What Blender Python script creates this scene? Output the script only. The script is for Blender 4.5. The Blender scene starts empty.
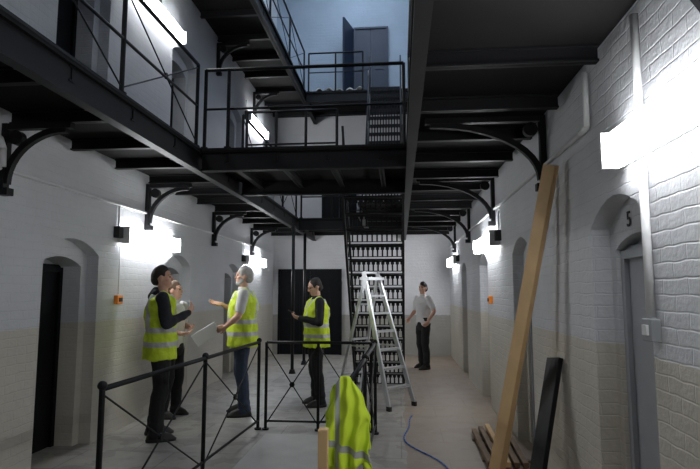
import bpy, bmesh, math, random
from mathutils import Vector as V, Matrix, Euler, noise as mnoise
random.seed(4)
C = bpy.context.scene.collection
XL, XR, YB, YF, ZT = -3.27, 1.25, 13.8, -3.0, 10.2
EL, ER = -2.19, 0.12      # outer edges of the galleries
Z1, Z2 = 3.15, 6.25

# ------------------------------------------------------------------ materials
def newmat(name):
    m = bpy.data.materials.new(name); m.use_nodes = True
    nt = m.node_tree
    return m, nt, nt.nodes['Principled BSDF']
def N(nt, t, **kw):
    n = nt.nodes.new(t)
    for k, v in kw.items(): setattr(n, k, v)
    return n
def math_n(nt, op, a, b=None, c=None):
    n = N(nt, 'ShaderNodeMath', operation=op)
    for i, x in enumerate((a, b, c)):
        if x is None: continue
        if isinstance(x, (int, float)): n.inputs[i].default_value = x
        else: nt.links.new(x, n.inputs[i])
    return n.outputs[0]
def mix(nt, f, a, b):
    n = N(nt, 'ShaderNodeMix', data_type='RGBA')
    for i, x in ((0, f), (6, a), (7, b)):
        if isinstance(x, (int, float)): n.inputs[i].default_value = x
        elif isinstance(x, tuple): n.inputs[i].default_value = (*x[:3], 1)
        else: nt.links.new(x, n.inputs[i])
    return n.outputs[2]
def noise(nt, scale, detail=4, vec=None):
    n = N(nt, 'ShaderNodeTexNoise'); n.inputs['Scale'].default_value = scale
    n.inputs['Detail'].default_value = detail
    if vec is None:
        tc = N(nt, 'ShaderNodeTexCoord'); vec = tc.outputs['Object']
    nt.links.new(vec, n.inputs['Vector'])
    return n.outputs['Fac']
def simple(name, col, rough=.6, metal=0, var=.12, scale=8, bump=0.0, bscale=60, spec=None):
    m, nt, p = newmat(name)
    f = noise(nt, scale)
    a = tuple(max(0, c*(1-var)) for c in col); b = tuple(min(1, c*(1+var)) for c in col)
    nt.links.new(mix(nt, f, a, b), p.inputs['Base Color'])
    p.inputs['Roughness'].default_value = rough; p.inputs['Metallic'].default_value = metal
    if spec is not None: p.inputs['Specular IOR Level'].default_value = spec
    if bump:
        bn = N(nt, 'ShaderNodeBump'); bn.inputs['Strength'].default_value = bump
        bn.inputs['Distance'].default_value = .01
        nt.links.new(noise(nt, bscale), bn.inputs['Height'])
        nt.links.new(bn.outputs[0], p.inputs['Normal'])
    return m
def emis(name, col, s):
    m, nt, p = newmat(name)
    p.inputs['Base Color'].default_value = (.9, .9, .9, 1)
    p.inputs['Emission Color'].default_value = (*col, 1)
    p.inputs['Emission Strength'].default_value = s
    return m
def wallmat(name, top, low, band, high=None, highz=99):
    m, nt, p = newmat(name)
    tc = N(nt, 'ShaderNodeTexCoord'); sp = N(nt, 'ShaderNodeSeparateXYZ')
    nt.links.new(tc.outputs['Object'], sp.inputs[0])
    cb = N(nt, 'ShaderNodeCombineXYZ')
    nt.links.new(math_n(nt, 'ADD', sp.outputs[0], sp.outputs[1]), cb.inputs[0])
    nt.links.new(sp.outputs[2], cb.inputs[1])
    wob = N(nt, 'ShaderNodeTexNoise'); wob.inputs['Scale'].default_value = 6
    nt.links.new(tc.outputs['Object'], wob.inputs['Vector'])
    va = N(nt, 'ShaderNodeVectorMath', operation='MULTIPLY_ADD')
    nt.links.new(wob.outputs['Color'], va.inputs[0]); va.inputs[1].default_value = (.05, .03, 0); nt.links.new(cb.outputs[0], va.inputs[2])
    br = N(nt, 'ShaderNodeTexBrick')
    nt.links.new(va.outputs[0], br.inputs['Vector'])
    br.inputs['Scale'].default_value = 1; br.inputs['Brick Width'].default_value = .235
    br.inputs['Row Height'].default_value = .076; br.inputs['Mortar Size'].default_value = .007
    br.inputs['Mortar Smooth'].default_value = 1
    br.inputs['Color1'].default_value = (1, 1, 1, 1); br.inputs['Color2'].default_value = (.965, .965, .965, 1)
    br.inputs['Mortar'].default_value = (.96, .96, .96, 1)
    nz = noise(nt, 1.3, 5); nf = noise(nt, 14, 5); ng = noise(nt, 45, 3)
    edge = math_n(nt, 'ADD', sp.outputs[2], math_n(nt, 'MULTIPLY', nf, .03))
    isup = math_n(nt, 'GREATER_THAN', edge, band + .015)
    col = mix(nt, isup, low, top)
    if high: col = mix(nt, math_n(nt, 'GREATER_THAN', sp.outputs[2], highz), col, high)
    dirt = mix(nt, nz, (.76, .76, .76), (1.08, 1.08, 1.08))
    mm = N(nt, 'ShaderNodeMix', data_type='RGBA', blend_type='MULTIPLY'); mm.inputs[0].default_value = 1
    nt.links.new(col, mm.inputs[6]); nt.links.new(dirt, mm.inputs[7])
    m2 = N(nt, 'ShaderNodeMix', data_type='RGBA', blend_type='MULTIPLY'); m2.inputs[0].default_value = .6
    nt.links.new(mm.outputs[2], m2.inputs[6]); nt.links.new(br.outputs['Color'], m2.inputs[7])
    nt.links.new(m2.outputs[2], p.inputs['Base Color'])
    p.inputs['Roughness'].default_value = .65
    # joints partly filled by layers of paint
    fill = math_n(nt, 'MULTIPLY', br.outputs['Fac'], math_n(nt, 'SUBTRACT', math_n(nt, 'MULTIPLY', nf, -1.0), .0))
    h = math_n(nt, 'ADD', math_n(nt, 'MULTIPLY', fill, .75), math_n(nt, 'ADD', math_n(nt, 'MULTIPLY', nf, .9), math_n(nt, 'MULTIPLY', ng, .35)))
    bn = N(nt, 'ShaderNodeBump'); bn.inputs['Strength'].default_value = .55; bn.inputs['Distance'].default_value = .013
    nt.links.new(h, bn.inputs['Height']); nt.links.new(bn.outputs[0], p.inputs['Normal'])
    return m
M_wall = wallmat('painted_brick', (.61, .62, .645), (.585, .55, .48), 1.27)
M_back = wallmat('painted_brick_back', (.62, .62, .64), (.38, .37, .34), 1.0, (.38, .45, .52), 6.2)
M_black = simple('black_ironwork', (.006, .006, .007), .5, .0, .3, 5, spec=.25)
M_deck = simple('dark_deck', (.009, .0085, .0085), .8, 0, .4, 3, spec=.15)
M_door = simple('dark_door_paint', (.004, .0045, .006), .6, 0, .3, spec=.15)
M_pdoor = simple('pale_door_paint', (.27, .28, .30), .55)
M_bdoor = simple('navy_door_paint', (.008, .018, .04), .5)
M_white = simple('white_enamel', (.7, .7, .7), .4)
M_tube = emis('lit_diffuser', (.95, .975, 1.0), 30)
M_sky = emis('skylight_glow', (.66, .80, 1.0), 5.5)
M_cond = simple('painted_conduit', (.68, .68, .68), .5)
M_orange = simple('orange_plastic', (.85, .25, .02), .4)
M_alu = simple('aluminium', (.62, .63, .65), .38, .6)
M_pine = simple('raw_pine', (.66, .44, .22), .6, 0, .25, 3)
M_brown = simple('aged_timber', (.20, .13, .08), .7, 0, .4, 6)
M_plug = simple('black_rubber', (.02, .02, .02), .7)
M_grey = simple('grey_paint', (.25, .26, .27), .6)
M_stone = simple('pale_stone', (.48, .47, .45), .6, 0, .2, 4, .3)
M_blue = simple('blue_cable', (.02, .12, .45), .5)
M_paper = simple('white_paper', (.85, .85, .85), .7, 0, .02)
M_sheet = simple('dust_sheet', (.55, .53, .48), .9)
M_skin = simple('skin', (.62, .36, .26), .55, 0, .1, 14)
M_eye = simple('eye', (.05, .03, .02), .2)
M_lip = simple('lip', (.38, .14, .12), .5)
M_hdark = simple('dark_hair', (.02, .014, .01), .7, 0, .4, 60)
M_hbrown = simple('brown_hair', (.10, .055, .03), .7, 0, .4, 60)
M_hgrey = simple('grey_hair', (.42, .40, .38), .8, 0, .3, 60)
M_navy = simple('charcoal_cloth', (.022, .023, .03), .9, 0, .3, 10, .3, 30)
M_jean = simple('denim', (.035, .05, .085), .9, 0, .3, 30, .3, 30)
M_blk = simple('black_cloth', (.012, .012, .013), .9, 0, .3, 10, .3, 30)
M_tee = simple('white_cloth', (.60, .59, .58), .9, 0, .06, 10, .3, 20)
M_shoe = simple('shoe_leather', (.02, .017, .015), .5)

def vestmat():
    m, nt, p = newmat('hi_vis_fabric')
    tc = N(nt, 'ShaderNodeTexCoord'); sp = N(nt, 'ShaderNodeSeparateXYZ')
    nt.links.new(tc.outputs['Object'], sp.inputs[0])
    z = sp.outputs[2]; ay = math_n(nt, 'ABSOLUTE', sp.outputs[1])
    b1 = math_n(nt, 'COMPARE', z, .955, .026); b2 = math_n(nt, 'COMPARE', z, 1.10, .026)
    vb = math_n(nt, 'MULTIPLY', math_n(nt, 'COMPARE', ay, .105, .024), math_n(nt, 'GREATER_THAN', z, 1.12))
    s = math_n(nt, 'MAXIMUM', math_n(nt, 'MAXIMUM', b1, b2), vb)
    y = mix(nt, noise(nt, 9), (.52, .68, .02), (.68, .84, .04))
    nt.links.new(mix(nt, s, y, (.50, .51, .50)), p.inputs['Base Color'])
    p.inputs['Roughness'].default_value = .75
    bn = N(nt, 'ShaderNodeBump'); bn.inputs['Strength'].default_value = .7; bn.inputs['Distance'].default_value = .03
    nt.links.new(noise(nt, 12, 2), bn.inputs['Height']); nt.links.new(bn.outputs[0], p.inputs['Normal'])
    return m
M_vest = vestmat()

def floormat():
    m, nt, p = newmat('worn_concrete_floor')
    tc = N(nt, 'ShaderNodeTexCoord'); sp = N(nt, 'ShaderNodeSeparateXYZ')
    nt.links.new(tc.outputs['Object'], sp.inputs[0])
    n1 = noise(nt, 1.3, 7); n2 = noise(nt, 7, 6); n3 = noise(nt, 3, 8)
    c = mix(nt, n1, (.20, .19, .175), (.56, .54, .50))
    c = mix(nt, math_n(nt, 'MULTIPLY', n2, .5), c, (.22, .20, .175))
    st = math_n(nt, 'MULTIPLY', math_n(nt, 'GREATER_THAN', n3, .56), .35)
    c = mix(nt, st, c, (.13, .12, .11))
    br = N(nt, 'ShaderNodeTexBrick'); nt.links.new(tc.outputs['Object'], br.inputs['Vector'])
    br.inputs['Scale'].default_value = 1; br.inputs['Brick Width'].default_value = .9
    br.inputs['Row Height'].default_value = .6; br.inputs['Mortar Size'].default_value = .007
    c = mix(nt, math_n(nt, 'MULTIPLY', br.outputs['Fac'], .45), c, (.09, .085, .08))
    xr = math_n(nt, 'GREATER_THAN', math_n(nt, 'ADD', sp.outputs[0], math_n(nt, 'MULTIPLY', n1, .2)), .15)
    brn = mix(nt, n2, (.18, .12, .08), (.36, .27, .19))
    c = mix(nt, math_n(nt, 'MULTIPLY', xr, .7), c, brn)
    nt.links.new(c, p.inputs['Base Color'])
    nt.links.new(math_n(nt, 'ADD', math_n(nt, 'MULTIPLY', n2, .35), .3), p.inputs['Roughness'])
    bn = N(nt, 'ShaderNodeBump'); bn.inputs['Strength'].default_value = .25; bn.inputs['Distance'].default_value = .01
    nt.links.new(n2, bn.inputs['Height']); nt.links.new(bn.outputs[0], p.inputs['Normal'])
    return m
M_floor = floormat()

# ------------------------------------------------------------------ mesh helpers
def obox(bm, c, ax, ay, az, hx, hy, hz):
    c = V(c); ax, ay, az = V(ax).normalized()*hx, V(ay).normalized()*hy, V(az).normalized()*hz
    vs = [bm.verts.new(c + ax*i + ay*j + az*k) for i in (-1, 1) for j in (-1, 1) for k in (-1, 1)]
    fs = [(0, 1, 3, 2), (4, 6, 7, 5), (0, 4, 5, 1), (2, 3, 7, 6), (0, 2, 6, 4), (1, 5, 7, 3)]
    for f in fs: bm.faces.new([vs[i] for i in f])
def box(bm, x0, x1, y0, y1, z0, z1):
    obox(bm, ((x0+x1)/2, (y0+y1)/2, (z0+z1)/2), (1, 0, 0), (0, 1, 0), (0, 0, 1), abs(x1-x0)/2, abs(y1-y0)/2, abs(z1-z0)/2)
def beam(bm, p0, p1, w, h, up=(0, 0, 1)):
    p0, p1, up = V(p0), V(p1), V(up); d = p1-p0
    s = d.cross(up)
    if s.length < 1e-5: s = d.cross(V((0, 1, 0)))
    s.normalize(); u = s.cross(d).normalized()
    obox(bm, (p0+p1)/2, d, s, u, d.length/2, w/2, h/2)
def cyl(bm, p0, p1, r0, r1=None, seg=10):
    p0, p1 = V(p0), V(p1); r1 = r0 if r1 is None else r1
    d = p1-p0
    q = d.to_track_quat('Z', 'Y').to_matrix().to_4x4()
    bmesh.ops.create_cone(bm, cap_ends=True, segments=seg, radius1=r0, radius2=r1, depth=d.length,
                          matrix=Matrix.Translation((p0+p1)/2) @ q)
def sph(bm, c, r, rot=None, seg=14):
    r = (r, r, r) if isinstance(r, (int, float)) else r
    M = Matrix.Translation(V(c)) @ (rot.to_4x4() if rot else Matrix.Identity(4)) @ Matrix.Diagonal((*r, 1))
    bmesh.ops.create_uvsphere(bm, u_segments=seg, v_segments=max(8, seg*2//3), radius=1, matrix=M)
def cap(bm, p0, r0, p1, r1, seg=12):
    sph(bm, p0, r0, seg=seg); sph(bm, p1, r1, seg=seg)
    if (V(p1)-V(p0)).length > 1e-4: cyl(bm, p0, p1, r0, r1, seg)
def tube(bm, pts, r, seg=8):
    for a, b in zip(pts[:-1], pts[1:]): cyl(bm, a, b, r, seg=seg)
    for a in pts[1:-1]: sph(bm, a, r*1.02, seg=8)
def loft(bm, rings, seg=24):
    L = []
    for cx, cy, z, hx, hy in rings:
        L.append([bm.verts.new((cx+hx*math.cos(2*math.pi*i/seg), cy+hy*math.sin(2*math.pi*i/seg), z)) for i in range(seg)])
    for a, b in zip(L[:-1], L[1:]):
        for i in range(seg):
            bm.faces.new((a[i], a[(i+1) % seg], b[(i+1) % seg], b[i]))
    bm.faces.new(L[0][::-1]); bm.faces.new(L[-1])
def fin(bm, name, mat, parent=None, smooth=False, origin=None, bevel=0):
    org = V(parent.location) if parent is not None else V(origin or (0, 0, 0))
    bmesh.ops.translate(bm, vec=-org, verts=bm.verts)
    bmesh.ops.recalc_face_normals(bm, faces=bm.faces)
    me = bpy.data.meshes.new(name); bm.to_mesh(me); bm.free()
    if smooth:
        for p in me.polygons: p.use_smooth = True
    o = bpy.data.objects.new(name, me); C.objects.link(o)
    me.materials.append(mat)
    if parent is not None: o.parent = parent
    else: o.location = org
    if bevel:
        b = o.modifiers.new('bevel', 'BEVEL'); b.width = bevel; b.segments = 2; b.limit_method = 'ANGLE'
    return o
def empty(name, loc, label, category, group=None):
    o = bpy.data.objects.new(name, None); o.location = loc; o.empty_display_size = .1
    C.objects.link(o); tag(o, label, category, group); return o
def tag(o, label, category, group=None):
    o['label'] = label; o['category'] = category
    if group: o['group'] = group
    return o
def struct(o, label=None, cat=None):
    o['kind'] = 'structure'
    if label: o['label'] = label
    return o
def dup(root, off=(0, 0, 0)):
    def rec(o, par):
        n = o.copy(); C.objects.link(n)
        if par is not None: n.parent = par
        for c in list(o.children): rec(c, n)
        return n
    n = rec(root, None); n.location = root.location + V(off); return n
def part(root, name, mat, fn, smooth=False, bevel=0):
    bm = bmesh.new(); fn(bm); return fin(bm, name, mat, root, smooth, bevel=bevel)

# ------------------------------------------------------------------ room shell
def bake(o):
    dg = bpy.context.evaluated_depsgraph_get(); dg.update()
    me = bpy.data.meshes.new_from_object(o.evaluated_get(dg))
    o.modifiers.clear(); o.data = me
    return o
def arch_prism(bm, x0, x1, yc, w, z0, spring, crown):
    pts = [(yc-w/2, z0), (yc+w/2, z0), (yc+w/2, z0+spring)]
    n = 8
    for i in range(1, n):
        t = i/n; y = yc+w/2-w*t; pts.append((y, z0+spring+(crown-spring)*math.sin(math.pi*t)**.8))
    pts.append((yc-w/2, z0+spring))
    A = [bm.verts.new((x0, y, z)) for y, z in pts]; B = [bm.verts.new((x1, y, z)) for y, z in pts]
    k = len(pts)
    for i in range(k): bm.faces.new((A[i], A[(i+1) % k], B[(i+1) % k], B[i]))
    bm.faces.new(A[::-1]); bm.faces.new(B)
left_doors = [(y, z) for z in (0, Z1, Z2) for y in (2.55, 5.15, 7.75, 10.35)]
right_doors = [(y, 0) for y in (.75, 3.25, 5.75, 8.25, 10.75)]
def wall_with_niches(name, x0, x1, xs, sgn, doors, cuts):
    bm = bmesh.new(); box(bm, x0, x1, YF-.5, YB+.5, 0, ZT)
    w = fin(bm, name, M_wall)
    for wd, sp, cr, dep in cuts:
        cb = bmesh.new()
        for y, z in doors:
            arch_prism(cb, xs - sgn*.05, xs + sgn*dep, y, wd, z-.001 if z == 0 else z, sp, cr)
        c = fin(cb, 'cutter', M_wall)
        md = w.modifiers.new('b', 'BOOLEAN'); md.operation = 'DIFFERENCE'; md.solver = 'EXACT'; md.object = c
        bake(w); bpy.data.objects.remove(c)
    if not w.data.materials: w.data.materials.append(M_wall)
    return struct(w)
wl = wall_with_niches('wall_left', XL-.6, XL, XL, -1, left_doors, ((.92, 1.98, 2.13, .13), (.70, 1.86, 1.95, .40))); wl['label'] = 'whitewashed brick wall with arched cell door recesses'
wr = wall_with_niches('wall_right', XR, XR+.6, XR, 1, right_doors, ((.80, 2.0, 2.16, .12), (.64, 1.86, 1.94, .22))); wr['label'] = 'whitewashed brick wall with arched cell door recesses'
def sbox(name, b, mat, label):
    bm = bmesh.new(); box(bm, *b); o = fin(bm, name, mat); struct(o, label); return o
sbox('floor', (XL-.6, XR+.6, YF-.5, YB+.5, -.2, 0), M_floor, 'worn grey concrete and brown stained floor')
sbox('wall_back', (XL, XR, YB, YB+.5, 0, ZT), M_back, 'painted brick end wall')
sbox('wall_front', (XL, XR, YF-.5, YF, 0, ZT), M_wall, 'painted brick end wall')
sbox('ceiling', (XL-.6, XR+.6, YF-.5, YB+.5, ZT, ZT+.2), M_white, 'white plaster ceiling')
bm = bmesh.new(); box(bm, -1.8, -.1, 5.0, 13.0, ZT-.05, ZT-.002)
struct(fin(bm, 'window_1', M_sky), 'long rooflight glazing')

dn = 0
def cell_door(x, sgn, y, z, dep, wd, mat):
    global dn
    dn += 1
    xx = x+sgn*(dep-.025)
    r = bpy.data.objects.new('door_%d' % dn, None); r.location = (xx, y, z); C.objects.link(r)
    struct(r, 'painted cell door set in an arched recess')
    h = wd/2-.003
    part(r, 'door_panel', mat, lambda b: box(b, xx-.02, xx+.02, y-h, y+h, z+.002, z+1.88))
    def fr(b):
        a, c = sorted((xx-sgn*.021, xx-sgn*.05))
        box(b, a, c, y-h, y-h+.05, z+.002, z+1.85); box(b, a, c, y+h-.05, y+h, z+.002, z+1.85); box(b, a, c, y-h+.05, y+h-.05, z+1.8, z+1.85)
    part(r, 'door_frame', mat, fr)
    part(r, 'hatch', mat, lambda b: box(b, xx-sgn*.028-.007, xx-sgn*.028+.007, y-.1, y+.1, z+1.35, z+1.5))
for y, z in left_doors: cell_door(XL, -1, y, z, .40, .70, M_door)
for y, z in right_doors: cell_door(XR, 1, y, z, .22, .64, M_pdoor)
def end_door(name, x0, x1, z0, h, mat, label, leaf=False):
    r = bpy.data.objects.new(name, None); r.location = ((x0+x1)/2, YB-.04, z0); C.objects.link(r); struct(r, label)
    xm = (x0+x1)/2
    part(r, 'door_leaf', mat, lambda b: [box(b, x0+.05, xm-.005, YB-.05, YB-.004, z0+.005, z0+h-.05)])
    part(r, 'door_leaf', mat, lambda b: [box(b, xm+.005, x1-.05, YB-.05, YB-.004, z0+.005, z0+h-.05)])
    if leaf:
        part(r, 'open_door_leaf', mat, lambda b: beam(b, (x0-.01, YB-.06, z0+h/2+.0), (x0-.20, YB-.75, z0+h/2), .045, h-.1))
    part(r, 'door_frame', mat, lambda b: [box(b, x0, x0+.05, YB-.08, YB-.004, z0+.003, z0+h), box(b, x1-.05, x1, YB-.08, YB-.004, z0+.003, z0+h),
                                              box(b, x0+.05, x1-.05, YB-.08, YB-.004, z0+h-.05, z0+h)])
    part(r, 'door_panel', mat, lambda b: [box(b, x0+dx, x0+dx+(xm-x0)*.5, YB-.065, YB-.05, z0+a, z0+c)
         for dx in (.15, (xm-x0)+.12) for a, c in ((.25, h*.42), (h*.5, h-.3))])
    part(r, 'handle', M_alu, lambda b: cap(b, (xm-.06, YB-.1, z0+1.0), .014, (xm-.06, YB-.1, z0+1.12), .014), True)
end_door('door_90', -3.12, -1.48, 0, 2.16, M_door, 'wide black double door in the end wall')
end_door('door_91', -1.17, -.25, Z2, 2.35, M_bdoor, 'dark navy panelled door standing ajar', True)
end_door('door_92', -2.0, -1.1, Z1, 2.1, M_door, 'dark door opening on to the landing')

# ------------------------------------------------------------------ platforms
def ibeam(bm, p0, p1, h, w, t=.022):
    p0, p1 = V(p0), V(p1)
    up = V((0, 0, 1))
    beam(bm, p0, p1, t, h)
    beam(bm, p0+up*(h/2-t/2), p1+up*(h/2-t/2), w, t)
    beam(bm, p0-up*(h/2-t/2), p1-up*(h/2-t/2), w, t)
def platform(name, label, x0, x1, y0, y1, z, edges, joist_axis, step=.83, gz=.26):
    r = empty(name, ((x0+x1)/2, (y0+y1)/2, z-.05), label, 'walkway')
    part(r, 'deck', M_deck, lambda b: box(b, x0, x1, y0, y1, z-.05, z))
    for e in edges:
        if e[0] == 'x':
            part(r, 'girder', M_black, lambda b: ibeam(b, (e[1], y0, z-gz/2-.0), (e[1], y1, z-gz/2), gz, .085))
        else:
            part(r, 'girder', M_black, lambda b: ibeam(b, (x0, e[1], z-gz/2), (x1, e[1], z-gz/2), gz, .085))
    if joist_axis == 'x':
        n = int((y1-y0)/step)
        for i in range(n):
            y = y0+(i+.5)*(y1-y0)/n
            part(r, 'joist', M_black, lambda b: ibeam(b, (x0+.02, y, z-.105), (x1-.02, y, z-.105), .11, .06, .014))
    else:
        n = int((x1-x0)/step)
        for i in range(n):
            x = x0+(i+.5)*(x1-x0)/n
            part(r, 'joist', M_black, lambda b: ibeam(b, (x, y0+.02, z-.105), (x, y1-.02, z-.105), .11, .06, .014))
    return r
G = .012
platform('gallery_walkway', 'black iron gallery walkway with joists along the cell wall', XL+G, EL+.04, YF+G, YB-G, Z1, [('x', EL)], 'x')
platform('gallery_walkway', 'black iron gallery walkway along the near cell wall', ER-.04, XR-G, YF+G, YB-G, Z1, [('x', ER)], 'x')
platform('gallery_walkway', 'upper black iron gallery walkway under the roof', XL+G, EL+.04, 1.0, YB-G, Z2, [('x', EL)], 'x')
platform('footbridge', 'black iron footbridge spanning the hall between galleries', EL+.044, ER-.044, 5.6, 7.2, Z1, [('y', 5.64), ('y', 7.16)], 'y', .5, .25)
platform('landing', 'black iron landing across the end of the hall', EL+.044, ER-.044, 11.3, YB-G, Z1, [('y', 11.34)], 'x', .8)
platform('landing', 'small iron landing at the foot of the upper stair', -.72, ER-.044, 9.3, 11.25, Z1, [('x', -.68)], 'x', .8)
platform('landing', 'upper landing below the navy door', EL+.044, XR-G, 12.1, YB-G, Z2, [('y', 12.14)], 'x', .8)

def bracket(xw, s, y, ztop, label, L, H):
    r = empty('wall_bracket', (xw, y, ztop-H-.04), label, 'bracket', 'curved iron gallery brackets')
    part(r, 'wall_plate', M_black, lambda b: box(b, xw+s*.004, xw+s*.05, y-.035, y+.035, ztop-H-.04, ztop))
    part(r, 'top_bar', M_black, lambda b: box(b, xw+s*.05, xw+s*(L+.1), y-.03, y+.03, ztop-.05, ztop))
    def arc(b):
        pts = []
        for i in range(13):
            t = i/12*math.pi/2
            pts.append(V((xw+s*(.05+L*(1-math.cos(t))), y, ztop-H+(H-.06)*math.sin(t))))
        for a, c in zip(pts[:-1], pts[1:]):
            d = (c-a).normalized()*.006
            beam(b, a-d, c+d, .05, .05, (0, 1, 0))
    part(r, 'curved_arm', M_black, arc)
    part(r, 'boss', M_black, lambda b: (cyl(b, (xw+s*.125, y-.03, ztop-.12), (xw+s*.125, y+.03, ztop-.12), .06, seg=16)))
    part(r, 'foot', M_black, lambda b: box(b, xw+s*.004, xw+s*.09, y-.04, y+.04, ztop-H-.10, ztop-H-.04))
    return r
b0 = bracket(XL, 1, 4.10, Z1-.17, 'curved black iron bracket under the gallery', .50, .50)
for y in (1.66, 6.66, 9.16, 11.6): dup(b0, (0, y-4.10, 0))
for y in (4.16, 6.66, 9.16, 11.6): dup(b0, (0, y-4.10, Z2-Z1))
b1 = bracket(XR, -1, 4.64, Z1-.055, 'curved black iron bracket under the gallery', .92, .55)
for y in (2.05, 7.14, 9.64, 12.1): dup(b1, (0, y-4.64, 0))

for y, x in ((10.6, EL+.08), (11.9, EL+.08)):
    c = empty('column', (x, y, 0), 'slender black iron column supporting the gallery', 'column', 'slender iron columns')
    zt = Z1-.27 if y < 11 else Z1-.17
    part(c, 'shaft', M_black, lambda b: cyl(b, (x, y, .08), (x, y, zt), .032, seg=14), True)
    part(c, 'base', M_black, lambda b: cyl(b, (x, y, 0), (x, y, .08), .07, .045, 14))
    part(c, 'capital', M_black, lambda b: cyl(b, (x, y, zt-.1), (x, y, zt), .035, .06, 14))

def railing(name, label, p0, p1, ts, h, brace=True, knobs=False, mid=True, r_=.017, lowrail=False):
    p0, p1 = V(p0), V(p1); up = V((0, 0, 1))
    r = empty(name, p0, label, 'railing')
    P = [p0.lerp(p1, t) for t in ts]
    for q in P:
        def f(b, q=q):
            cyl(b, q, q+up*h, r_*1.15, seg=10); cyl(b, q, q+up*.02, .04, seg=10)
            if knobs: sph(b, q+up*(h+.02), .030)
        part(r, 'post', M_black, f, False)
    part(r, 'top_rail', M_black, lambda b: cyl(b, P[0]+up*h, P[-1]+up*h, r_*1.15, seg=10), True)
    if mid: part(r, 'mid_rail', M_black, lambda b: cyl(b, P[0]+up*h*.5, P[-1]+up*h*.5, r_*.8, seg=8), True)
    if lowrail: part(r, 'lower_rail', M_black, lambda b: cyl(b, P[0]+up*h*.1, P[-1]+up*h*.1, r_*.8, seg=8), True)
    if brace:
        for a, c in zip(P[:-1], P[1:]):
            part(r, 'brace_rod', M_black, lambda b: (cyl(b, a+up*.06, c+up*(h-.03), .007, seg=6), cyl(b, a+up*(h-.03), c+up*.06, .007, seg=6)))
            m = (a+c)/2+up*(h/2+.015); d = (c-a).normalized(); n = d.cross(up)
            part(r, 'brace_ring', M_black, lambda b: cyl(b, m-n*.01, m+n*.01, .03, seg=12))
    return r
railing('gallery_railing', 'black iron gallery railing with crossed brace rods', (EL, .8, Z1), (EL, 5.55, Z1), (0, 1/3, 2/3, 1), .93)
railing('gallery_railing', 'black iron gallery railing with crossed brace rods', (EL, 7.28, Z1), (EL, 11.25, Z1), (0, 1/3, 2/3, 1), .93)
railing('gallery_railing', 'upper black iron gallery railing with crossed brace rods', (EL, 2.1, Z2), (EL, 12.05, Z2), [i/6 for i in range(7)], .95)
railing('gallery_railing', 'black iron railing along the near gallery edge', (ER, 1.0, Z1), (ER, 5.52, Z1), (0, 1/3, 2/3, 1), .93)
railing('bridge_railing', 'black iron footbridge railing with horizontal bars', (EL+.06, 5.64, Z1), (ER-.06, 5.64, Z1), (0, .12, 1), .90, brace=False)
railing('bridge_railing', 'black iron footbridge railing with horizontal bars', (EL+.09, 7.16, Z1), (-.84, 7.16, Z1), (0, .33, .66, 1), .93, brace=False, lowrail=True)
railing('landing_railing', 'black iron landing railing with horizontal bars', (EL+.09, 11.36, Z1), (-.78, 11.36, Z1), (0, .5, 1), .93, brace=False)
railing('landing_railing', 'upper landing black railing with horizontal bars', (EL+.09, 12.16, Z2), (-.82, 12.16, Z2), (0, .5, 1), .95, brace=False)
bx0, bx1, by0, by1 = -1.83, -.34, 3.4, 6.35
railing('floor_barrier', 'black iron barrier rail with crossed rods', (bx0, 3.25, 0), (bx0+.17, by1, 0), (0, .5, 1), 1.0, knobs=True, mid=False, lowrail=True, r_=.016)
railing('floor_barrier', 'black iron barrier rail across the far side', (bx0+.26, by1, 0), (bx1-.0, by1, 0), (0, .5, 1), 1.0, mid=False, lowrail=True, r_=.015)
railing('floor_barrier', 'black iron barrier rail with vest hung on its post', (bx1, by0, 0), (bx1+.05, by1-.08, 0), (0, .5, 1), 1.0, knobs=True, mid=False, lowrail=True, r_=.016)
bm = bmesh.new(); box(bm, bx0+.34, bx1-.2, 2.2, 6.0, 0, .05)
tag(fin(bm, 'stone_slab', M_stone, origin=((bx0+bx1)/2, 4.1, 0), bevel=.012), 'pale worn stone slab set between the barrier rails', 'slab')

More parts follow.
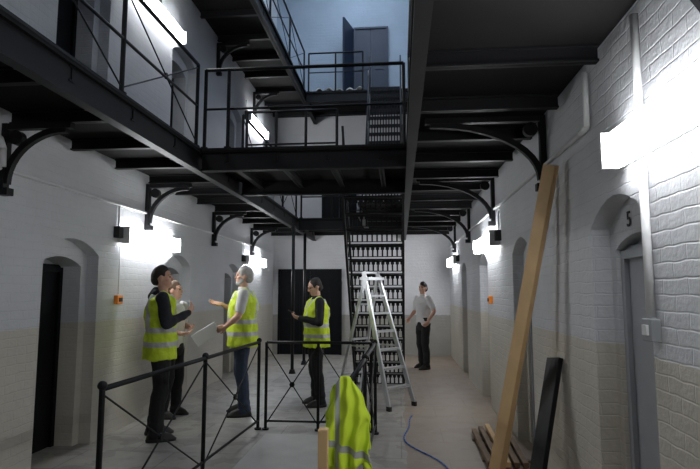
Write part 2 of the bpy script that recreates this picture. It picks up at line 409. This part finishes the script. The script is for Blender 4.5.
# ------------------------------------------------------------------ stairs
def stair(label, x0, x1, yb, zb, yt, zt, n):
    r = empty('iron_stair', ((x0+x1)/2, yb, zb), label, 'stairs')
    dy, dz = (yt-yb)/n, (zt-zb)/n
    for x in (x0, x1):
        def f(b, x=x):
            A = [(yb-.12*math.copysign(1, dy)*1, zb+.0), (yb+.14*math.copysign(1, dy), zb), (yt+.0, zt-.2), (yt, zt)]
            vs0 = [b.verts.new((x-.015, y, z)) for y, z in A]; vs1 = [b.verts.new((x+.015, y, z)) for y, z in A]
            for i in range(4): b.faces.new((vs0[i], vs0[(i+1) % 4], vs1[(i+1) % 4], vs1[i]))
            b.faces.new(vs0[::-1]); b.faces.new(vs1)
        part(r, 'stringer', M_black, f)
    for i in range(n):
        y = yb+dy*(i+.5); z = zb+dz*(i+1)-.03
        part(r, 'tread', M_black, lambda b: box(b, x0+.016, x1-.016, y-abs(dy)*.56, y+abs(dy)*.56, z-.012, z+.006))
        yr = yb+dy*i+.0
        def g(b):
            m = 11; w = (x1-x0-.04)/m
            zz0, zz1 = zb+dz*i-.0+.002, zb+dz*(i+1)-.043
            box(b, x0+.016, x1-.016, yr-.006, yr+.006, zz1-.022, zz1)
            box(b, x0+.016, x1-.016, yr-.006, yr+.006, zz0, zz0+.012)
            for k in range(m+1):
                xc = x0+.02+w*k
                box(b, max(x0+.016, xc-.012), min(x1-.016, xc+.012), yr-.005, yr+.005, zz0+.012, zz1-.022)
                if k < m:
                    box(b, xc+.012, xc+.026, yr-.004, yr+.004, zz1-.06, zz1-.022); box(b, xc+w-.026, xc+w-.012, yr-.004, yr+.004, zz1-.06, zz1-.022)
        part(r, 'riser', M_black, g)
    for x in (x0, x1):
        up = V((0, 0, .85))
        a = V((x, yb+dy*.5, zb)); c = V((x, yt-dy*.5, zt-dz*.5))
        part(r, 'handrail', M_black, lambda b: cyl(b, a+up, c+up, .018), True)
        for t in (0.02, .35, .68, .98):
            q = a.lerp(c, t); part(r, 'baluster', M_black, lambda b: cyl(b, q, q+up, .012, seg=8))
    return r
stair('steep black iron stair with pierced risers', -.78, .055, 9.6, 0, 7.24, Z1, 15)
stair('upper black iron stair with pierced risers', -.64, .055, 10.0, Z1, 12.06, Z2, 14)

# ------------------------------------------------------------------ wall lights
def wall_light(xw, s, y, z):
    r = empty('fluorescent_wall_light', (xw, y, z), 'lit white fluorescent batten light on the brick wall', 'light', 'fluorescent wall lights')
    L = .76; k = 1.3
    part(r, 'housing', M_white, lambda b: box(b, xw+s*.004, xw+s*.05, y-L, y+L, z-.09, z+.09), bevel=.006)
    def dif(b):
        pts = [(.05, -.078*k), (.10, -.07*k), (.13, -.035*k), (.13, .035*k), (.10, .07*k), (.05, .078*k)]
        A = [b.verts.new((xw+s*p, y-L+.03, z+q)) for p, q in pts]; B = [b.verts.new((xw+s*p, y+L-.03, z+q)) for p, q in pts]
        for i in range(6): b.faces.new((A[i], A[(i+1) % 6], B[(i+1) % 6], B[i]))
        b.faces.new(A); b.faces.new(B[::-1])
    part(r, 'diffuser', M_tube, dif)
    for e in (-1, 1):
        part(r, 'end_cap', M_white, lambda b: box(b, xw+s*.05, xw+s*.135, y+e*(L-.028), y+e*L, z-.10, z+.10))
    part(r, 'conduit', M_cond, lambda b: cyl(b, (xw+s*.02, y-L-.03, z+.09), (xw+s*.02, y-L-.03, z+.34), .011, seg=8))
    part(r, 'mounting_box', M_plug, lambda b: box(b, xw+s*.004, xw+s*.07, y-L-.1, y-L-.005, z-.04, z+.09))
    return r
l0 = wall_light(XL, 1, 6.75, 2.25)
for y, z in ((11.8, 2.25), (6.7, 5.35), (11.8, 5.35), (1.6, 5.35)): dup(l0, (0, y-6.75, z-2.25))
l1 = wall_light(XR, -1, 2.30, 2.37)
for y in (7.6, 12.3): dup(l1, (0, y-2.30, -.11))

def pipe(label, pts, r=.012):
    bm = bmesh.new(); tube(bm, [V(p) for p in pts], r)
    tag(fin(bm, 'conduit_pipe', M_cond, smooth=True, origin=pts[0]), label, 'pipe')
pipe('painted conduit running along the brick wall', [(XL+.02, .5, 2.60), (XL+.02, 13.6, 2.60)], .015)
pipe('painted conduit dropping down the wall to a call point', [(XL+.02, 6.02, 2.12), (XL+.02, 6.02, 1.56)], .009)
pipe('painted conduit running along the brick wall', [(XR-.02, 3.7, 2.66), (XR-.02, 13.6, 2.66)], .016)
pipe('painted conduit dropping down to a switch box', [(XR-.025, 2.80, 3.03), (XR-.025, 2.80, 2.49)], .022)
pipe('painted conduit dropping down to a switch box', [(XR-.025, 2.80, 2.25), (XR-.025, 2.80, 1.47)], .022)
pipe('short painted conduit elbow beside the light', [(XR-.025, 3.56, 3.03), (XR-.025, 3.56, 2.66), (XR-.025, 3.69, 2.66)], .02)
def wbox(name, label, cat, xw, s, y, z, hy, hz, d, mat, sub, submat):
    r = empty(name, (xw, y, z-hz), label, cat)
    part(r, 'housing', mat, lambda b: box(b, xw+s*.002, xw+s*d, y-hy, y+hy, z-hz, z+hz), bevel=.005)
    part(r, sub, submat, lambda b: box(b, xw+s*d, xw+s*(d+.012), y-hy*.5, y+hy*.5, z-hz*.45, z+hz*.45))
wbox('call_point', 'small orange call point box on the wall', 'alarm', XL, 1, 6.02, 1.50, .06, .05, .05, M_orange, 'button', M_plug)
wbox('call_point', 'small orange call point box on the wall', 'alarm', XR, -1, 7.55, 1.48, .06, .05, .05, M_orange, 'button', M_plug)
wbox('switch_box', 'grey metal switch box below a conduit', 'switch', XR, -1, 2.80, 1.41, .05, .055, .05, M_grey, 'switch', M_cond)
bm = bmesh.new()
tube(bm, [V((XL+.05, 1.2, 2.85)), V((XL+.05, 3.9, 2.85)), V((XL+.05, 4.0, 2.83)), V((XL+.05, 4.04, 2.76)), V((XL+.05, 4.05, 2.61))], .026, 12)
tag(fin(bm, 'service_pipe', M_cond, smooth=True, origin=(XL+.05, 1.2, 2.85)), 'painted pipe bending down below the gallery', 'pipe')

cu = bpy.data.curves.new('t', 'FONT'); cu.body = '5'; cu.size = .13; cu.extrude = .002; cu.offset = .001; cu.align_x = 'CENTER'
to = bpy.data.objects.new('cell_number', cu); C.objects.link(to)
dg = bpy.context.evaluated_depsgraph_get(); me = bpy.data.meshes.new_from_object(to.evaluated_get(dg))
bpy.data.objects.remove(to)
to = bpy.data.objects.new('cell_number', me); C.objects.link(to); me.materials.append(M_plug)
to.matrix_world = Matrix(((0, 0, -1, XR+.115), (-1, 0, 0, 3.34), (0, 1, 0, 1.985), (0, 0, 0, 1)))
tag(to, 'painted black cell number 5 above the door', 'number')

# ------------------------------------------------------------------ step ladder
def ladder():
    c = V((-.41, 8.0, 0)); d = V((.75, -.66, 0)).normalized(); w = V((.66, .75, 0)).normalized(); up = V((0, 0, 1)); H = 1.78
    r = empty('step_ladder', c, 'open aluminium step ladder in front of the iron stair', 'ladder')
    ft = lambda s: c+d*.56+w*.26*s+up*.03; tp = lambda s: c+w*.14*s+up*H
    rt = lambda s: c-d*.50+w*.24*s+up*.03; rtop = lambda s: c-d*.03+w*.13*s+up*(H-.03)
    for s in (-1, 1):
        part(r, 'front_rail', M_alu, lambda b: beam(b, ft(s), tp(s)+up*.1-d*.03, .028, .065, d))
        part(r, 'rear_rail', M_alu, lambda b: beam(b, rt(s), rtop(s), .025, .045, d))
        part(r, 'foot', M_plug, lambda b: beam(b, ft(s)-up*.03, ft(s)+up*.03, .035, .07, d))
        part(r, 'foot', M_plug, lambda b: beam(b, rt(s)-up*.03, rt(s)+up*.03, .035, .055, d))
        part(r, 'spreader', M_alu, lambda b: beam(b, ft(s).lerp(tp(s), .45), rt(s).lerp(rtop(s), .45), .008, .02))
    for i in range(1, 7):
        t = i/7
        part(r, 'tread', M_alu, lambda b: obox(b, ft(-1).lerp(tp(-1), t).lerp(ft(1).lerp(tp(1), t), .5), w, d, up,
             (ft(1).lerp(tp(1), t)-ft(-1).lerp(tp(-1), t)).length/2-.013, .045, .014))
    for t in (.2, .5, .8):
        part(r, 'crossbar', M_alu, lambda b: beam(b, rt(-1).lerp(rtop(-1), t), rt(1).lerp(rtop(1), t), .02, .03))
    part(r, 'top_platform', M_alu, lambda b: obox(b, c+up*(H+.0), w, d, up, .16, .10, .02))
    part(r, 'top_hoop', M_alu, lambda b: beam(b, tp(-1)+up*.09-d*.03, tp(1)+up*.09-d*.03, .025, .03))
ladder()

# ------------------------------------------------------------------ timbers
bm = bmesh.new()
beam(bm, V((.75, 4.72, .02)), V((1.15, 4.14, 2.55)), .115, .05, (-.75, -.6, 0.2))
tag(fin(bm, 'timber_plank', M_pine, origin=(.75, 4.72, 0), bevel=.004), 'long pale pine plank leaning against the wall', 'plank')
bm = bmesh.new()
beam(bm, V((.84, 4.90, .02)), V((1.19, 4.36, 2.50)), .05, .045, (-.75, -.6, .2))
tag(fin(bm, 'timber_batten', M_pine, origin=(.86, 4.98, 0), bevel=.003), 'pine batten leaning behind the long plank', 'plank')
bm = bmesh.new()
beam(bm, V((.93, 4.18, .02)), V((1.20, 4.42, 1.08)), .16, .04, (-.9, -.3, .2))
tag(fin(bm, 'black_board', M_black, origin=(.93, 4.18, 0), bevel=.004), 'short black painted board leaning against the wall', 'board')
for i in range(5):
    x = .80+i*.078; L = 1.2+.12*((i*7) % 3)
    bm = bmesh.new(); beam(bm, (x, 5.15, .045), (x+.01+.012*i, 5.15+L, .045), .05, .045)
    tag(fin(bm, 'timber_batten', M_brown if i != 2 else M_pine, origin=(x, 5.25, .02), bevel=.003), 'loose timber batten lying on the floor', 'timber', 'loose battens on the floor')
for y in (5.4, 6.1):
    bm = bmesh.new(); box(bm, .76, 1.20, y-.03, y+.03, 0, .022)
    tag(fin(bm, 'timber_bearer', M_brown, origin=(.95, y, 0)), 'short timber bearer under loose battens', 'timber', 'timber bearers')
bm = bmesh.new(); box(bm, -.47, -.415, 3.12, 3.18, 0, .82)
tag(fin(bm, 'timber_post', M_pine, origin=(-.44, 3.15, 0), bevel=.004), 'short pale timber post standing beside the barrier', 'post')
bm = bmesh.new(); pts = []
for i in range(40):
    t = i/39; pts.append(V((.25+.22*math.sin(t*6)+.05*math.sin(t*17), 3.6+t*3.6, .008)))
tube(bm, pts, .007, 6)
tag(fin(bm, 'cable', M_blue, smooth=True, origin=(.25, 3.6, 0)), 'blue electrical cable trailing across the floor', 'cable')
bm = bmesh.new(); bmesh.ops.create_grid(bm, x_segments=40, y_segments=12, size=.5)
for v in bm.verts:
    x, y = v.co.x, v.co.y
    v.co = V((-1.45+x*1.2, 12.55+y*.5, Z2+.085+.035*math.sin(x*31)+.03*math.sin(y*19+x*9)+.015*random.random()))
o = fin(bm, 'dust_sheet', M_sheet, smooth=True, origin=(-1.4, 12.5, Z2)); m = o.modifiers.new('s', 'SOLIDIFY'); m.thickness = .012; m.offset = 1
tag(o, 'crumpled pale dust sheet lying on the upper landing', 'sheet')

# ------------------------------------------------------------------ hanging vest
def hanging_vest():
    X0, Y0 = bx1, by0
    r = empty('hi_vis_vest', (X0, Y0, .5), 'yellow hi-vis vest with silver tape hung over the barrier post', 'vest')
    nu, nv = 36, 26
    def half(b, side):
        Gd = []
        for j in range(nv+1):
            v = j/nv; row = []
            wdt = .11+.15*min(1, v*2.6)**.7+.02*v
            for i in range(nu+1):
                u = i/nu-.5
                y = side*(.045+.05*v)+side*.026*math.sin(u*20+v*4)*(.25+v)-side*.09*(abs(u)*2)**2*.4
                z = 1.085-.53*v-.045*(abs(u)*2)**2*(1 if v < .5 else .4)+.035*math.sin(u*7+side)*v - (.03 if side > 0 else 0)
                row.append(b.verts.new((X0+u*wdt+.02*math.sin(v*6)*v+.025*v+.006*math.sin(v*23+u*9), Y0+y, z)))
            Gd.append(row)
        for j in range(nv):
            for i in range(nu): b.faces.new((Gd[j][i], Gd[j][i+1], Gd[j+1][i+1], Gd[j+1][i]))
        return Gd
    def f(b):
        A = half(b, -1); B = half(b, 1)
        for i in range(nu): b.faces.new((A[0][i], B[0][i], B[0][i+1], A[0][i+1]))
    m, nt, p = newmat('hung_hi_vis_fabric')
    tc = N(nt, 'ShaderNodeTexCoord'); sp = N(nt, 'ShaderNodeSeparateXYZ'); nt.links.new(tc.outputs['Object'], sp.inputs[0])
    zz = math_n(nt, 'ADD', sp.outputs[2], math_n(nt, 'MULTIPLY', sp.outputs[0], .35))
    s = math_n(nt, 'MAXIMUM', math_n(nt, 'COMPARE', zz, .16, .02), math_n(nt, 'COMPARE', sp.outputs[0], -.045, .014))
    nt.links.new(mix(nt, s, (.62, .80, .04), (.36, .37, .36)), p.inputs['Base Color']); p.inputs['Roughness'].default_value = .8
    o = part(r, 'fabric', m, f, True)
    o.modifiers.new('s', 'SOLIDIFY').thickness = .006
hanging_vest()

# ------------------------------------------------------------------ people
def rem(bm, name, mat, parent, vox, it=3, cloth=0.0, seed=0):
    me = bpy.data.meshes.new(name); bm.to_mesh(me); bm.free()
    o = bpy.data.objects.new(name, me); C.objects.link(o)
    m = o.modifiers.new('r', 'REMESH'); m.mode = 'VOXEL'; m.voxel_size = vox
    m2 = o.modifiers.new('s', 'SMOOTH'); m2.iterations = it; m2.factor = .5
    bake(o); o.data.materials.clear(); o.data.materials.append(mat)
    if cloth:
        ns = [v.normal.copy() for v in o.data.vertices]
        for v, n in zip(o.data.vertices, ns):
            q = V((v.co.x*9, v.co.y*9, v.co.z*6+seed))
            v.co += n*cloth*(mnoise.noise(q)+.5*mnoise.noise(q*2.3))
    for p in o.data.polygons: p.use_smooth = True
    if parent is not None: o.parent = parent
    return o
def hand(b, w, d, n, thumb, curl=.35):
    w, d, n = V(w), V(d).normalized(), V(n).normalized(); l = d.cross(n).normalized(); n = l.cross(d).normalized()
    R = Matrix((d, l, n)).transposed()
    sph(b, w+d*.05, (.052, .043, .017), R); cap(b, w-d*.01, .026, w+d*.03, .024)
    for i, L in enumerate((.072, .082, .076, .06)):
        k = (i-1.5)*thumb*-1
        p = w+d*.085+l*k*.0225; a = 0; dd = (d+l*k*.06).normalized(); r = .0098
        for s in range(3):
            a += curl*(.8 if s == 0 else 1.1); q = p+(dd*math.cos(a)+n*math.sin(a))*L*(.45, .31, .26)[s]
            cap(b, p, r, q, r*.92, 8); p, r = q, r*.92
    p = w+d*.025+l*thumb*.032; q = p+(d*.7+l*thumb*.6+n*.3).normalized()*.042; e = q+(d*.9+l*thumb*.15+n*.45).normalized()*.034
    cap(b, p, .014, q, .0115, 8); cap(b, q, .0115, e, .009, 8)
def person(loc, heading, H, label, P):
    """local: faces +X, left is +Y"""
    hy, hp = P.get('head_yaw', 0), P.get('head_pitch', 0)
    HM = Matrix.Translation((0, 0, 1.54)) @ Euler((0, math.radians(hp), math.radians(hy))).to_matrix().to_4x4() @ Matrix.Translation((0, 0, -1.54))
    hr = HM.to_3x3(); hd = lambda *c: HM @ V(c)
    g = P.get('girth', 1.0)
    sh = {s: V((P.get('lean', 0), s*.19*g**.5, 1.425)) for s in (1, -1)}
    el, wr, hd_d, hd_n = P['elbow'], P['wrist'], P['hdir'], P['hnorm']
    hip = {s: V((0, s*.088, .92)) for s in (1, -1)}
    kn = {s: V(P.get('knee', {}).get(s, (.02, s*.11, .50))) for s in (1, -1)}
    an = {s: V(P.get('ankle', {}).get(s, (-.02, s*.14, .09))) for s in (1, -1)}
    lean = P.get('lean', 0)
    rings = [(0, 0, .86, .10, .15), (0, 0, .95, .112, .168), (0, 0, 1.08, .10, .148), (lean*.5, 0, 1.2, .112, .158), (lean*.8, 0, 1.33, .118, .178),
             (lean, 0, 1.41, .098, .175), (lean, 0, 1.46, .07, .11), (lean, 0, 1.5, .055, .062)]
    def torso(b, off, z0, z1, bulk=0):
        rr = []
        for cx, cy, z, hx, hyy in rings:
            if z0 <= z <= z1:
                bk = bulk if z < 1.3 else bulk*.3
                rr.append((cx+(.09*(g-1) if .95 < z < 1.3 else 0), cy, z, (hx*(g if z < 1.35 else 1)+off+bk), hyy*(g**.6 if z < 1.38 else 1)+off+bk))
        loft(b, rr)
    b = bmesh.new(); torso(b, -.012, .8, 1.6)
    cap(b, (lean, 0, 1.44), .06, (lean+.01, 0, 1.56), .055)
    sph(b, hd(-.008, 0, 1.655), (.097, .076, .100), hr, 20); sph(b, hd(.034, 0, 1.592), (.060, .056, .068), hr, 16)
    sph(b, hd(.072, 0, 1.553), (.022, .026, .018), hr); cap(b, hd(.086, 0, 1.655), .010, hd(.104, 0, 1.622), .014, 10)
    for s in (1, -1):
        sph(b, hd(-.004, s*.077, 1.63), (.018, .008, .031), hr); sph(b, hd(.070, s*.030, 1.672), (.02, .026, .010), hr)
        sph(b, hd(.058, s*.04, 1.62), (.025, .022, .022), hr)
        cap(b, hip[s], .078, kn[s], .052); cap(b, kn[s], .052, an[s], .036); cap(b, an[s], .036, an[s]+V((.1, 0, -.05)), .028)
        cap(b, kn[s]*.62+an[s]*.38-V((.02, 0, 0)), .05, kn[s], .04)
        cap(b, sh[s], .052, V(el[s]), .040); e, w = V(el[s]), V(wr[s])
        cap(b, e, .040, e.lerp(w, .35), .040); cap(b, e.lerp(w, .35), .040, w, .026)
        hand(b, w, hd_d[s], hd_n[s], P.get('thumb', {}).get(s, s), P.get('curl', {}).get(s, .4))
    body = rem(b, 'person', M_skin, None, .0065, 2)
    tag(body, label, 'person')
    for s in (1, -1):
        b = bmesh.new(); sph(b, hd(.0805, s*.030, 1.650), (.011, .014, .007), hr, 10); o = fin(b, 'eye', M_eye, smooth=True); o.parent = body
        b = bmesh.new(); sph(b, hd(.088, s*.031, 1.672), (.006, .018, .004), hr, 8); o = fin(b, 'eyebrow', P['hairm'], smooth=True); o.parent = body
    b = bmesh.new(); sph(b, hd(.0885, 0, 1.583), (.007, .024, .006), hr, 10); o = fin(b, 'mouth', M_lip, smooth=True); o.parent = body
    b = bmesh.new(); k = P.get('hairk', 1)
    sph(b, hd(-.022, 0, 1.678), (.098, .0835, .098*k), hr, 20); sph(b, hd(-.05, 0, 1.628), (.062, .074, .065), hr, 16)
    for s in (1, -1): sph(b, hd(.012, s*.066, 1.665), (.028, .012, .035), hr)
    rem(b, 'hair', P['hairm'], body, .007, 3, .012, 3)
    if P.get('beard'):
        b = bmesh.new(); sph(b, hd(.052, 0, 1.558), (.048, .056, .034), hr); sph(b, hd(.088, 0, 1.597), (.012, .03, .006), hr)
        for s in (1, -1): sph(b, hd(.025, s*.056, 1.59), (.03, .012, .035), hr)
        rem(b, 'beard', P['hairm'], body, .006)
    if P.get('glasses'):
        b = bmesh.new()
        for s in (1, -1):
            for i in range(12):
                a0, a1 = i/12*2*math.pi, (i+1)/12*2*math.pi
                cyl(b, hd(.102, s*.032+.022*math.cos(a0), 1.65+.016*math.sin(a0)), hd(.102, s*.032+.022*math.cos(a1), 1.65+.016*math.sin(a1)), .0025, seg=6)
            cyl(b, hd(.100, s*.055, 1.655), hd(.0, s*.082, 1.655), .0025, seg=6)
        cyl(b, hd(.104, .01, 1.653), hd(.104, -.01, 1.653), .0025, seg=6)
        o = fin(b, 'glasses', M_plug); o.parent = body
    b = bmesh.new()
    loft(b, [(0, 0, .78, .095, .14), (0, 0, .88, .128*g**.5, .178), (0, 0, .97, .126*g**.7, .184), (0, 0, 1.04, .118*g, .168*g**.6)])
    for s in (1, -1):
        K, A = kn[s], an[s]
        cap(b, hip[s]-V((0, 0, .02)), .102, K, .079)
        cap(b, K, .079, K.lerp(A, .35)-V((.012, 0, 0)), .076); cap(b, K.lerp(A, .35)-V((.012, 0, 0)), .076, A+V((0, 0, .03)), .065)
        loft(b, [(A.x, A.y, .035, .076, .068), (A.x-.004, A.y, .07, .080, .072), (A.x, A.y, .11, .070, .064), (A.x, A.y, .15, .076, .070), (A.x, A.y, .19, .068, .063)], 16)
    rem(b, 'trousers', P['trm'], body, .009, 2, .012, 7)
    b = bmesh.new(); torso(b, .014, .8, 1.485, .008)
    full = P.get('sleeves', 'long') == 'long'
    for s in (1, -1):
        e, w = V(el[s]), V(wr[s])
        if full:
            cap(b, sh[s], .070, e, .060)
            d = (w-e)
            for i in range(4):
                cap(b, e+d*i*.24, .060-.006*i+(.004 if i % 2 else 0), e+d*(i*.24+.16), .055-.006*i)
            cap(b, e, .055, w, .036)
        else:
            m = sh[s].lerp(e, .72); cap(b, sh[s], .070, m, .062)
    if P.get('hood'):
        cap(b, (-.06+lean, .06, 1.47), .045, (-.06+lean, -.06, 1.47), .045); cap(b, (-.09+lean, 0, 1.44), .05, (-.06+lean, 0, 1.5), .045)
    else:
        loft(b, [(lean, 0, 1.46, .075, .085), (lean+.004, 0, 1.515, .06, .062)], 18)
    rem(b, 'shirt' if not P.get('hood') else 'hooded_top', P['shm'], body, .009, 2, .010, 1)
    if P.get('vest'):
        b = bmesh.new(); torso(b, .038, .84, 1.47, .014)
        loft(b, [(0, 0, .80, .168*g**.8, .212*g**.6), (0, 0, .84, .168*g**.8, .214*g**.6), (0, 0, .98, .158*g, .212*g**.6), (0, 0, 1.12, .150*g, .20*g**.6)])
        for s in (1, -1):
            cap(b, sh[s]-V((0, s*.03, 0)), .074, sh[s]-V((0, s*.09, -.02)), .062)
        rem(b, 'hi_vis_vest', M_vest, body, .009, 3, .022, 5)
    for s in (1, -1):
        b = bmesh.new(); a = an[s]
        loft(b, [(a.x+.05, a.y, .0, .145, .050), (a.x+.05, a.y, .022, .150, .053), (a.x+.045, a.y, .03, .142, .048), (a.x+.03, a.y, .065, .118, .043), (a.x, a.y, .10, .06, .04)], 20)
        o = fin(b, 'shoe', M_shoe, smooth=True); o.parent = body
    body.location = loc; body.rotation_euler = (0, 0, math.radians(heading)); k = H/1.755; body.scale = (k, k, k)
    return body
def world(loc, heading, H, p):
    return V(loc)+Matrix.Rotation(math.radians(heading), 3, 'Z') @ (V(p)*(H/1.755))

person((-2.68, 5.92, 0), 28, 1.87, 'man in hi-vis vest over dark hooded top, arms bent in front', dict(
    elbow={1: (.02, .25, 1.16), -1: (.04, -.27, 1.17)}, wrist={1: (.23, .06, 1.22), -1: (.26, -.12, 1.27)},
    hdir={1: (.5, -.85, .2), -1: (.5, .5, .7)}, hnorm={1: (-.6, -.2, .5), -1: (-.6, .6, .1)}, hairm=M_hdark, hood=True, shm=M_navy, trm=M_blk,
    vest=True, head_yaw=-12, hairk=1.04, girth=1.05, knee={1: (.03, .10, .50), -1: (.02, -.13, .5)}, ankle={1: (-.02, .12, .09), -1: (-.02, -.18, .09)}))
person((-2.95, 6.9, 0), -12, 1.72, 'person in white t-shirt and dark trousers with brown hair', dict(
    elbow={1: (.0, .25, 1.16), -1: (.02, -.26, 1.15)}, wrist={1: (.20, .12, 1.15), -1: (.20, -.12, 1.08)},
    hdir={1: (.6, -.7, 0), -1: (.7, .7, 0)}, hnorm={1: (-.5, -.3, .6), -1: (-.3, .3, .8)}, hairm=M_hbrown, shm=M_tee, trm=M_blk, sleeves='short', head_yaw=14))
L2, h2, H2 = (-2.08, 7.1, 0), 197, 1.92
person(L2, h2, H2, 'grey-haired bearded man in hi-vis vest and jeans, gesturing with papers', dict(
    elbow={1: (.06, .26, 1.17), -1: (.02, -.25, 1.15)}, wrist={1: (.20, .24, 1.05), -1: (.26, -.14, 1.30)},
    hdir={1: (.85, -.1, -.3), -1: (.95, .1, .15)}, hnorm={1: (0, -.9, .2), -1: (.1, .5, .8)}, hairm=M_hgrey, shm=M_tee, trm=M_jean, vest=True, beard=True,
    girth=1.16, hairk=.97, curl={1: .75, -1: .25}, sleeves='short'))
dd = Matrix.Rotation(math.radians(h2), 3, 'Z')
pc = world(L2, h2, H2, (.42, .23, .965))
bm = bmesh.new(); obox(bm, pc, dd @ V((.84, .0, -.52)), dd @ V((.25, .50, .45)), dd @ V((.5, -.6, .6)), .165, .115, .005)
tag(fin(bm, 'paper_sheaf', M_paper, origin=pc), 'white sheaf of papers held by the bearded man', 'papers')
L3, h3, H3 = (-1.19, 7.75, 0), 200, 1.78
person(L3, h3, H3, 'man in glasses, black jacket and hi-vis vest, looking at phone', dict(
    elbow={1: (.02, .26, 1.15), -1: (.02, -.26, 1.15)}, wrist={1: (.25, .09, 1.20), -1: (.25, -.09, 1.20)},
    hdir={1: (.8, -.45, .25), -1: (.8, .45, .25)}, hnorm={1: (-.2, -.5, .8), -1: (-.2, .5, .8)}, hairm=M_hdark, shm=M_blk, trm=M_blk, vest=True,
    glasses=True, head_pitch=20, hairk=.93, curl={1: .6, -1: .6}, girth=1.16, head_yaw=8))
pc = world(L3, h3, H3, (.355, 0, 1.28)); dd = Matrix.Rotation(math.radians(h3), 3, 'Z')
ph = empty('mobile_phone', pc, 'dark mobile phone held in both hands', 'phone')
part(ph, 'body', M_plug, lambda b: obox(b, pc, dd @ V((.8, 0, .5)), dd @ V((0, 1, 0)), dd @ V((-.5, 0, .8)), .06, .032, .006), bevel=.002)
pc2 = pc+dd @ V((-.5, 0, .8)).normalized()*.0068
part(ph, 'screen', M_grey, lambda b: obox(b, pc2, dd @ V((.8, 0, .5)), dd @ V((0, 1, 0)), dd @ V((-.5, 0, .8)), .052, .028, .0008))
person((.48, 11.5, 0), 215, 1.78, 'worker in pale t-shirt and dark trousers, one hand low', dict(
    elbow={1: (-.05, .30, 1.17), -1: (.02, -.27, 1.15)}, wrist={1: (.08, .27, .98), -1: (.2, -.2, 1.02)},
    hdir={1: (.5, -.3, -.8), -1: (.7, .1, -.5)}, hnorm={1: (0, -1, 0), -1: (0, 1, 0)}, hairm=M_hdark, shm=M_tee, trm=M_blk, sleeves='short', head_yaw=20,
    knee={1: (.04, .10, .50), -1: (.0, -.12, .5)}, ankle={1: (.02, .11, .09), -1: (-.08, -.17, .09)}))

# ------------------------------------------------------------------ world + camera
w = bpy.data.worlds.new('world'); bpy.context.scene.world = w; w.use_nodes = True
w.node_tree.nodes['Background'].inputs[0].default_value = (.5, .65, .9, 1); w.node_tree.nodes['Background'].inputs[1].default_value = .2
cam = bpy.data.cameras.new('camera'); co = bpy.data.objects.new('camera', cam); C.objects.link(co)
co.location = (0, 0, 1.6); co.rotation_euler = (math.radians(90+5.97), 0, math.radians(5.26))
cam.sensor_width = 36; cam.lens = 540/700*36; cam.clip_start = .02
bpy.context.scene.camera = co
bpy.context.scene.view_settings.view_transform = 'Standard'
